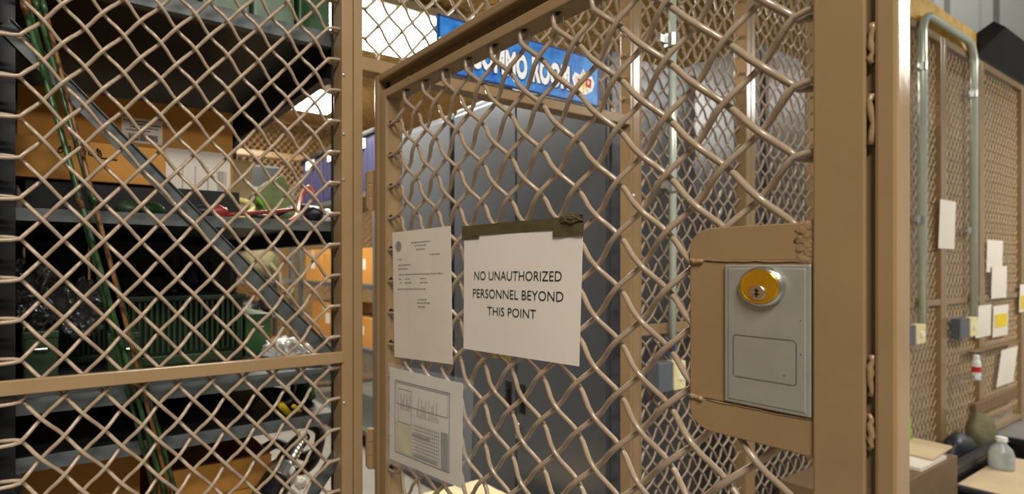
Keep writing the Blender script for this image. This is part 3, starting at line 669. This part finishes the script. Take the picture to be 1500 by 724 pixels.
# lower clutter: carton under bottom right
# ================================================================== SHELVING DEEPER IN THE CAGE
def rack(name, x0, x1, y0, y1, zs_, label, ht=2.0, m=SHELFG):
    t = thing(name, ((x0+x1)/2, (y0+y1)/2, 0), label, 'shelving')
    for xx in (x0, x1-.03):
        for yy in (y0, y1-.03): MB().box((xx, yy, 0), (xx+.03, yy+.03, ht)).build('upright', m, t)
    for z in zs_: MB().box((x0+.004, y0+.004, z-.03), (x1-.004, y1-.004, z)).build('shelf', m, t, .002)
    return t
R1 = rack('storage_rack', .98, 1.45, 1.62, 2.78, [E+.45, E-.11, E-.50, .12], 'gray storage rack behind the cabinets, holding violet totes', ht=E+.52)
yk = 2.95
R2 = rack('storage_rack', -.13, 1.02, yk, yk+.42, [E+.62, E-.105, E-.38, .12], 'gray storage rack at the back of the cage with a canvas bag on it', ht=E+.62)
# totes on the right rack
for k, (ya, yb) in enumerate(((1.66, 2.0), (2.03, 2.37), (2.40, 2.74))):
    z0 = E+.45; t = thing('storage_tote', (1.2, (ya+yb)/2, z0), ['violet-gray tote on the rack, nearest to the cabinets', 'violet-gray tote in the middle of the rack', 'violet-gray tote at the far end of the rack'][k], 'tote')
    MB().box((1.0, ya, z0), (1.42, yb, z0+.34)).build('tub', VIOLET, t, .01)
    b = MB()
    for q in range(5): b.box((.994, ya+.03+q*.062, z0+.02), (1.0, ya+.052+q*.062, z0+.3))
    b.build('ribs', VIOLET, t, .002)
    MB().box((.985, ya-.008, z0+.3402), (1.435, yb+.008, z0+.37)).build('lid', BLACK, t, .006)
    MB().box((.986, ya+.1, z0+.27), (.993, yb-.1, z0+.33)).build('latch', WHITE, t)
rc = [(E-.11, 1.7, 2.05, .22, 'cardboard'), (E-.11, 2.08, 2.42, .2, ''), (E-.11, 2.45, 2.72, .23, ''), (E-.50, 1.72, 2.1, .18, ''), (E-.50, 2.2, 2.6, .24, '')]
cl = ['carton on the right rack, nearest, middle shelf', 'carton on the right rack, second along the middle shelf', 'carton on the right rack, farthest on the middle shelf', 'carton on the right rack, lower shelf, nearer one', 'carton on the right rack, lower shelf, farther one']
for k, (z0, ya, yb, h, _) in enumerate(rc):
    t = carton('stock_carton', 1.02, 1.36, ya, yb, z0, z0+h, 'brown '+cl[k], tape=True)
    MB().box((1.0192, ya+.1, z0+h*.4), (1.02, ya+.17, z0+h*.7)).build('sticker', PAPER, t)
for k in range(4):
    c_ = (1.06, 1.8+.22*k, E-.50+.2 if k < 2 else .12+.05)
# back rack things
xb0 = .25
zq = E-.105
b = MB(); b.blob((.79, yk+.18, zq+.12), (.15, .14, .13), 81, .3, 1.6, 24, 14, flat=-.12); o = b.build('canvas_bag', CANVASK, None, smooth=True); tag(o, 'khaki canvas bag on the back rack with a dangling strap', 'bag')
b = MB(); b.tube([(.82, yk+.02, zq+.12), (.88, yk-.02, zq+.05), (.90, yk-.03, zq-.08), (.97, yk-.03, zq-.17), (1.0, yk-.03, zq-.05)], .018, 6); b.build('strap', CANVASK, o, smooth=True)
b = MB(); b.blob((.52, yk+.18, zq+.10), (.12, .14, .10), 82, .3, 1.6, 24, 14, flat=-.10); tag(b.build('duffel_bag', BLACKR, None, smooth=True), 'dark duffel bag left of the khaki bag on the back rack', 'bag')
for k in range(3):
    c_ = (.47+.2*k, yk+.14, E-.38+.06); tag(MB().blob(c_, (.09, .1, .06), 84+k, .5, 2.4, 20, 12, flat=-.06).build('cable_pile', BLACKR, None, smooth=True), ['pile of black cable on the back rack, leftmost', 'pile of black cable on the back rack, middle', 'pile of black cable on the back rack, rightmost'][k], 'cable')
carton('stock_carton', .60, .98, yk+.02, yk+.36, .12, .52, 'brown carton on the bottom shelf of the back rack')
carton('stock_carton', -.08, .37, yk+.02, yk+.36, E+.62, E+.86, 'brown carton on top of the back rack')
tag(MB().box((.40, yk+.05, E+.62), (.92, yk+.36, E+.80)).build('equipment_case', BLACK, bevel=.01), 'black case on top of the back rack', 'case')
# pale box low behind the door
carton('low_carton', .45, .85, .30, .60, 0, .255, 'pale carton on the floor inside the doorway', CARDL)
# ================================================================== SIGNS AND PAPERS ON THE DOOR
NX = (-1, 0, 0)
def sheet(name, c4, x, m, label, cat='notice', bulge=.002, th=.0005):
    a, b_, c_, d_ = [onX(px, py, x) for px, py in c4]; S = bil(a, b_, c_, d_, bulge, NX)
    t = thing(name, ((a+b_)/2), label, cat)
    MB().patch(S, 10, 10, th, (1, 0, 0)).build('sheet', m, t, smooth=False)
    return t, S
t, S = sheet('warning_notice', [(679, 511), (848, 537), (854, 331), (680, 344)], .0, PAPER, 'white notice reading NO UNAUTHORIZED PERSONNEL BEYOND THIS POINT taped to the mesh door')
b = MB()
fit_text(b, 'NO UNAUTHORIZED', S, .118, .87, .605, .680, NX, .0008, -.004)
fit_text(b, 'PERSONNEL BEYOND', S, .105, .885, .455, .530, NX, .0008, -.004)
fit_text(b, 'THIS POINT', S, .255, .685, .315, .385, NX, .0008, -.004)
o = b.build('lettering', INK, t); part_label(o, 'black capital letters')
def tape_on(S, u0, u1, v0, v1, t, wob=.0, eps=.0012):
    f = lambda u, v: S(u0+(u1-u0)*u, v0+(v1-v0)*v)+Vector((-eps-wob*math.sin(9*u+3*v), 0, 0))
    return MB().patch(f, 12, 3, .0006, (1, 0, 0)).build('tape_strip', TAPE, t)
S2_ = S
tape_on(S2_, -.02, 1.0, .985, 1.075, t, .0004); tape_on(S2_, -.02, .16, .955, .99, t); tape_on(S2_, .80, 1.01, .93, 1.06, t, .0006, .002)
b = MB(); b.blob(S2_(.93, 1.06)+Vector((-.003, 0, 0)), (.003, .016, .006), 5, .6, 3); b.build('tape_crumple', TAPE, t)
t, S = sheet('memo_letter', [(578, 523), (663, 534), (660, 331), (575, 341)], .001, PAPERO, 'faded letter with a round seal, taped to the door left of the notice', 'letter')
b = MB(); textlines(b, S, NX, [(.90, [(.36, .70)]), (.875, [(.42, .62)]), (.845, [(.45, .6)]), (.80, [(.68, .85)]), (.775, [(.10, .18)]), (.73, [(.12, .36)]), (.70, [(.12, .30)]), (.655, [(.12, .88)]), (.62, [(.12, .16), (.24, .34), (.52, .62)]), (.59, [(.14, .17), (.24, .36), (.52, .64)]), (.54, [(.10, .62)]), (.46, [(.48, .62)]), (.435, [(.46, .68)]), (.405, [(.48, .6)])], .008); b.build('typed_lines', INKG, t)
b = MB(); q = S(.12, .885)+Vector((-.0006, 0, 0)); b.lathe(q, NX, [(.011, 0), (.011, .0002)], 20); b.build('seal', INKG, t)
t, S = sheet('chart_sheet', [(571, 672), (676, 716), (678, 562), (571, 538)], -.003, PAPERO, 'printed chart in a clear sleeve, lowest paper on the door', 'chart', .003)
b = MB()
def fr_(u0, u1, v0, v1, w_=.008):
    for q in ((u0, u1, v0, v0+w_), (u0, u1, v1-w_, v1), (u0, u0+w_*.7, v0, v1), (u1-w_*.7, u1, v0, v1)): quad_on(b, S, *q, NX, .0007)
fr_(.09, .86, .10, .88, .009); fr_(.11, .84, .63, .86, .006); fr_(.15, .36, .44, .80, .006)
for i in range(10): quad_on(b, S, .17+.018*i, .175+.018*i, .58, .58+.19*abs(math.sin(i*1.9)), NX, .0007)
for i in range(15): quad_on(b, S, .44+.02*i, .445+.02*i, .55, .55+.21*abs(math.sin(i*1.3+.4)), NX, .0007)
for i in range(10): quad_on(b, S, .37, .74, .13+.036*i, .134+.036*i, NX, .0007)
for i in range(13): quad_on(b, S, .42+.026*i, .423+.026*i, .13, .48, NX, .0007)
b.build('diagram_lines', INKD, t)
b = MB(); quad_on(b, S, .11, .36, .12, .45, NX, .0006); b.build('khaki_block', INKY, t)
b = MB(); quad_on(b, S, .76, .845, .11, .48, NX, .0009); quad_on(b, S, .37, .62, .34, .37, NX, .0009); quad_on(b, S, .37, .70, .13, .155, NX, .0009); b.build('gray_block', INKG, t)
a, b_, c_, d_ = [onX(px, py, -.0062) for px, py in ((566, 678), (688, 724), (694, 558), (568, 531))]
o = MB().patch(bil(a, b_, c_, d_, .002, NX), 8, 8, .0003, (1, 0, 0)).build('plastic_sleeve', PLASTIC, t); part_label(o, 'clear plastic sleeve')
a = onX(722, 524, .026); c_ = onX(748, 508, .026)
tag(MB().box((.0255, a.y, a.z), (.026, c_.y, c_.z+.03)).build('sticky_note', YELP), 'small yellow slip peeking out below the notice', 'paper')
# COMMO ROOM sign on the header
ys = -.020
a, b_, c_, d_ = onY(641, 107.5, ys), onY(877, 161, ys), onY(877, 93, ys), onY(641, 26, ys)
zb_ = DTOP+.037; zt_ = zb_+.1385; a.z = b_.z = zb_; c_.z = d_.z = zt_
S = bil(a, b_, c_, d_); NS = (0, -1, 0)
t = thing('room_sign', ((a+b_)/2), 'blue COMMO ROOM sign standing on the doorway header', 'sign')
MB().patch(S, 4, 2, .006, (0, 1, 0)).build('board', BLUE, t)
b = MB()
for q in ((0, .012, 0, 1), (0, 1, 0, .03), (0, 1, .97, 1), (.99, 1, 0, 1)): quad_on(b, S, *q, NS, .0004)
b.build('border', BLUED, t)
def u_of(px, y=ys): return (xY(px, y)-a.x)/(b_.x-a.x)
uL, uR = u_of(689), u_of(834)
b = MB(); fit_text(b, 'COMMO ROOM', S, uL-.008, uR+.012, .16, .715, NS, .0007, .09, 1.08); b.build('letter_shadow', BLUED, t)
b = MB(); fit_text(b, 'COMMO ROOM', S, uL, uR, .19, .69, NS, .0012, .06, 1.08); o = b.build('lettering', WHITE, t); part_label(o, 'bold white capital letters')
for uc in (.07, u_of(854)):
    def Q(mb, pts, eps): mb.add([S(uc+pu*.082, (.43)+pv*.38)+Vector((0, -eps, 0)) for pu, pv in pts], [tuple(range(len(pts)))])
    b = MB(); Q(b, [(-1, .1), (-.75, .45), (-.3, .35), (0, .75), (.3, .35), (.75, .45), (1, .1), (.8, -.35), (.35, -.6), (0, -.7), (-.35, -.6), (-.8, -.35)], .0014); em = b.build('emblem', WHITE, t)
    b = MB(); Q(b, [(-.72, .25), (-.2, .3), (-.15, -.2), (-.66, -.25)], .0018); b.build('flag', PAPER, em)
    b = MB(); Q(b, [(-.52, .14), (-.34, .15), (-.32, -.06), (-.5, -.08)], .0021); b.build('flag_square', RED, em)
    b = MB(); Q(b, [(.72, .25), (.2, .3), (.15, -.2), (.66, -.25)], .0018); b.build('flag', RED, em)
    b = MB(); Q(b, [(.52, .14), (.34, .15), (.32, -.06), (.5, -.08)], .0021); b.build('flag_square', PAPER, em)
    b = MB(); Q(b, [(-.07, .6), (.07, .6), (.05, -.62), (-.05, -.62)], .0024); Q(b, [(-.45, -.5), (-.38, -.56), (.22, .3), (.15, .34)], .0022); Q(b, [(.45, -.5), (.38, -.56), (-.22, .3), (-.15, .34)], .0022); b.build('torch', YEL, em)
# ================================================================== RIGHT HAND WALL: CONDUITS, BOXES, PAPERS
def conduit(px, ytop, ybot, label, bend=None, y=-.03, r=.016):
    x = xY(px, y); z1, z0 = onY(px, ytop, y).z, onY(px, ybot, y).z
    pts = [(x, y, z0)]+[(x, y, z1)]
    if bend: pts = [(x, y, z0), (x, y, z1-.08), (x+bend*.02, y, z1-.03), (x+bend*.08, y, z1)]+[(x+bend*.5, y, z1+.0), (x+bend*.9, y, z1)]
    t = thing('conduit', (x, y, z0), label, 'conduit'); MB().tube(pts, r, 10, ref=(0, 1, 0)).build('pipe', CONDUIT, t, smooth=True)
    return t, x, z0, z1
def clamp(t, px, py, y=-.03, r=.022):
    q = onY(px, py, y); MB().tube([q-Vector((0, 0, .02)), q+Vector((0, 0, .02))], r, 12).box(q+Vector((-.06, .0, -.012)), q+Vector((0, .012, .012))).build('clamp', ZINC, t)
def switchbox(px0, px1, py0, py1, label, y=-.055, dep=.045):
    p, q = onY(px0, py1, y), onY(px1, py0, y); w_ = q.x-p.x
    t = thing('switch_box', ((p.x+q.x)/2, y, p.z), label, 'switch box')
    MB().box((p.x, y, p.z), (p.x+w_*.55, y+dep-.004, q.z)).build('box', BOXG, t, .004)
    MB().box((p.x+w_*.55+.001, y-.004, p.z+.002), (q.x, y+dep-.012, q.z-.002)).build('cover_plate', CREAM, t, .003)
    MB().box((p.x+w_*.74, y-.012, (p.z+q.z)/2-.012), (p.x+w_*.82, y-.004, (p.z+q.z)/2+.012)).build('toggle', WHITE, t)
t, x, z0, z1 = conduit(985, -60, 528, 'pale galvanized conduit on the mesh, seen through the door', y=-.03, r=.0115); clamp(t, 984, 272); clamp(t, 984, 60)
switchbox(966, 1003, 527, 577, 'gray and cream switch box under the conduit seen through the door')
tag(MB().box(onY(977, 521, -.05), onY(987, 497, -.044)).build('blue_tag', BLUED), 'small blue tag at the foot of the conduit behind the door', 'tag')
xq0, xq1 = xY(1351, -.03), xY(1426, -.03); zq0, zq1 = onY(1346, 478, -.03).z, onY(1420, 468, -.03).z; zc_ = 2.475
t = thing('conduit', (xq0, -.03, zq0), 'galvanized conduit looping over the cage top between two switch boxes', 'conduit')
pp = [(xq0, zq0), (xq0, zc_-.12)]+[(xq0+.12-.12*math.cos(a*math.pi/16), zc_-.12+.12*math.sin(a*math.pi/16)) for a in range(1, 9)]+[(xq1-.12+.12*math.sin(a*math.pi/16), zc_-.12+.12*math.cos(a*math.pi/16)) for a in range(0, 9)]+[(xq1, zq1)]
MB().tube([(x_, -.03, z_) for x_, z_ in pp], .019, 10, ref=(0, 1, 0)).build('pipe', CONDUIT, t, smooth=True)
for q_ in ((1350, 98), (1346, 322), (1424, 138), (1420, 338)): clamp(t, *q_)
switchbox(1324, 1355, 474, 509, 'gray and cream switch box under the first conduit right of the door')
switchbox(1407, 1431, 464, 497, 'gray and cream switch box under the second conduit')
def pinned(c0, c1, m, label, name='posted_paper', y=-.017, tilt=0):
    p, q = onY(c0[0], c1[1], y), onY(c1[0], c0[1], y)
    S = bil(Vector((p.x+tilt, y, p.z)), Vector((q.x+tilt, y, p.z)), Vector((q.x, y-.004, q.z)), Vector((p.x, y-.004, q.z)), .004, (0, -1, 0))
    t = thing(name, ((p.x+q.x)/2, y, p.z), label, 'paper'); MB().patch(S, 4, 4, .0006, (0, 1, 0)).build('sheet', m, t); return t, S
pinned((1376, 296), (1399, 364), PAPER, 'tall white paper taped beside the post between the conduits', tilt=-.015)
pinned((1445, 353), (1468, 399), PAPER, 'white paper, upper of the two overlapping sheets right of the second conduit')
pinned((1452, 390), (1474, 438), PAPER, 'white paper, lower of the two overlapping sheets right of the second conduit', y=-.021)
pinned((1429, 446), (1451, 496), PAPER, 'white paper left of the yellow notice')
t, S = pinned((1454, 446), (1476, 495), PAPER, 'white notice with a yellow centre right of the plain paper')
b = MB(); quad_on(b, S, .1, .9, .3, .72, NS, .0014); b.build('yellow_print', YEL, t)
pinned((1466, 507), (1490, 566), PAPER, 'white paper hanging lowest, under the yellow notice', tilt=-.1)
t, S = pinned((1493, 416), (1508, 458), PAPER, 'paper with yellow print cut by the right edge of the view')
b = MB(); quad_on(b, S, .1, .9, .1, .6, NS, .0014); b.build('yellow_print', YEL, t)
tag(MB().box(onY(1428, 516, -.05), onY(1483, 500, -.013)).build('ledge', BROWN, bevel=.003), 'brown ledge board fixed below the papers', 'ledge')
tag(MB().box(onY(1430, 592, -.03), onY(1485, 582, -.013)).build('lower_ledge', BROWN, bevel=.003), 'thin brown rail low on the panel below the papers', 'rail')
q = onY(1430, 556, -.09)
t = thing('spray_can', q, 'white spray can with a red band by the post below the second conduit', 'can')
zz = onY(1430, 520, -.09).z; hh = zz-q.z
# it hangs in a wire holder on the post
MB().lathe(q, (0, 0, 1), [(.018, 0), (.019, .004), (.019, hh*.7), (.013, hh*.8)], 16).build('can', WHITE, t, smooth=False)
MB().lathe(q+Vector((0, 0, hh*.3)), (0, 0, 1), [(.0194, 0), (.0194, hh*.22)], 16).build('band', RED, t); MB().lathe(q+Vector((0, 0, hh*.8)), (0, 0, 1), [(.0135, 0), (.0135, hh*.17), (.010, hh*.2)], 14).build('cap', WHITE, t)
MB().tube([q+Vector((-.034, 0, .02)), q+Vector((-.034, .07, .02)), q+Vector((.034, .07, .02)), q+Vector((.034, 0, .02)), q+Vector((0, -.034, .02)), q+Vector((-.034, 0, .02))], .003, 6).box(q+Vector((-.033, -.033, -.004)), q+Vector((.033, .07, -.0005))).build('holder', ZINC, t)
# slanted dark duct resting on the top of the cage front
t = thing('slanted_duct', (5.8, 0, CT), 'black slanted duct resting on the cage top in the upper right corner', 'duct')
pf = [(.0, 2.47), (-.117, 2.597), (-.065, 2.655), (.16, 2.50), (.16, 2.4305), (.02, 2.4305)]
MB().prism([(4.49, y, z) for y, z in pf], (3.0, 0, 0)).build('duct_body', DARKHOLE, t, .006)
MB().prism([(4.478, y, z) for y, z in pf], (.0115, 0, 0)).build('end_flange', BLACKR, t, .003)
# floor things in front of the right hand wall
zt = onY(1368, 690, -.3).z; fx0, fx1 = 1.80, 2.78
carton('floor_carton', fx0, fx1, -.29, -.04, 0, zt, 'carton by the door edge with shade put into its brown colour, papers on top', BROWN, tape=False)  # brown stands in for cardboard in shade
t = thing('paper_stack', (2.52, -.225, zt), 'white papers lying on the carton by the door edge', 'papers')
b = MB(); b.obox((2.53, -.225, zt+.0075), (.30, .11, .014), (0, 0, 0)); b.build('sheets', PAPER, t)
t = thing('cream_folder', (2.62, -.22, zt+.015), 'cream folder propped on the white papers by the door edge', 'folder')
b = MB(); b.obox((2.62, -.225, zt+.036), (.17, .12, .008), (.0, -.20, -.1)); b.build('cover', CARDL, t)
b = MB(); g = Vector((2.715, -.15, .50)); b.prism([(g.x-.06, g.y, zt+.0002), (g.x+.06, g.y, zt+.0002), (g.x+.055, g.y, zt+.10), (g.x+.02, g.y, zt+.18), (g.x-.02, g.y, g.z), (g.x-.06, g.y, g.z)], (0, .06, 0))
tag(b.build('green_pouch', LIME, None, .006), 'lime green pouch standing on the carton by the door edge', 'pouch')
# black bin with a jug and board
x0, x1 = 2.86, 4.1; ybn0, ybn1 = -.95, -.18; zr = .125
t = thing('black_bin', ((x0+x1)/2, -.6, 0), 'black open bin on the floor in the lower right corner', 'bin')
b = MB(); th = .02
b.box((x0, ybn0, 0), (x1, ybn1, .02)); b.box((x0, ybn0, .02), (x1, ybn0+th, zr)); b.box((x0, ybn1-th, .02), (x1, ybn1, zr)); b.box((x0, ybn0+th, .02), (x0+th, ybn1-th, zr)); b.box((x1-th, ybn0+th, .02), (x1, ybn1-th, zr)); b.build('tub', BLACK, t, .006)
b = MB(); b.box((x0-.015, ybn0-.015, zr), (x1+.015, ybn0+th, zr+.022)); b.box((x0-.015, ybn1-th, zr), (x1+.015, ybn1+.015, zr+.022)); b.box((x0-.015, ybn0+th, zr), (x0+th, ybn1-th, zr+.022)); b.box((x1-th, ybn0+th, zr), (x1+.015, ybn1-th, zr+.022)); b.build('rim', BLACKR, t, .005)
tag(MB().box((x0+.06, ybn0+.05, .0205), (x0+1.0, ybn1-.04, zr-.035)).build('board_carton', CARDL, bevel=.004), 'pale carton filling the black bin', 'cardboard box')
jy = -.27; jx, jz = xY(1467, jy), zr-.0345
t = thing('plastic_jug', (jx, jy, jz), 'translucent white jug standing in the black bin', 'jug')
MB().lathe((jx, jy, jz), (0, 0, 1), [(.042, 0), (.045, .008), (.045, .075), (.036, .105), (.018, .128), (.016, .14)], 24).build('jug_body', mat('jug', (214, 222, 222), .25, trans=.5), t, smooth=True)
MB().lathe((jx, jy, jz+.14), (0, 0, 1), [(.021, 0), (.021, .02), (.018, .023)], 18).build('cap', WHITE, t)
b = MB(); px_ = xY(1404, -.10); b.blob((px_, -.10, .10), (.14, .06, .11), 91, .2, 1.8, flat=-.0995); tag(b.build('olive_sack', BLACKR, None, smooth=True), 'dark sack slumped against the mesh behind the black bin', 'sack')
b = MB(); px_ = xY(1424, -.10)+.22; b.blob((px_, -.09, .11), (.15, .055, .14), 92, .2, 1.8, flat=-.1095); tag(b.build('khaki_sack', CANVASK, None, smooth=True), 'khaki sack against the mesh right of the dark sack', 'sack')

GROUPS = {'cage_panel': 'cage front mesh panels', 'steel_cabinet': 'gray steel cabinets', 'ceiling_lamp': 'fluorescent cage lamps', 'antenna_rod': 'rods leaning behind the mesh', 'shipping_carton': 'brown cartons on the upper shelf',
 'cable_connector': 'connectors on the shelf edge', 'ammo_can': 'cans on the top shelf', 'field_radio': 'radios on the middle shelf', 'equipment_box': 'small equipment boxes on the middle shelf', 'plastic_bag': 'clear plastic bags on the middle shelf',
 'parts_bag': 'white parts bags on the middle shelf', 'dark_back_box': 'black boxes added to darken the back of the middle shelf', 'cable_hank': 'cable hanks on the radio', 'cable_coil': 'cable coils on the lower shelf', 'yellow_plug': 'yellow cable plugs', 'rubber_hose': 'rubber hoses on the bottom shelf',
 'storage_rack': 'gray racks deeper in the cage', 'storage_tote': 'totes on the right rack', 'stock_carton': 'brown cartons on the far racks', 'cable_pile': 'cable piles on the back rack', 'switch_box': 'switch boxes on the cage front', 'posted_paper': 'papers on the right panels', 'conduit': 'conduits on the cage front'}
for o in bpy.data.objects:
    if o.parent is None and 'category' in o and o.name.split('.')[0] in GROUPS: o['group'] = GROUPS[o.name.split('.')[0]]
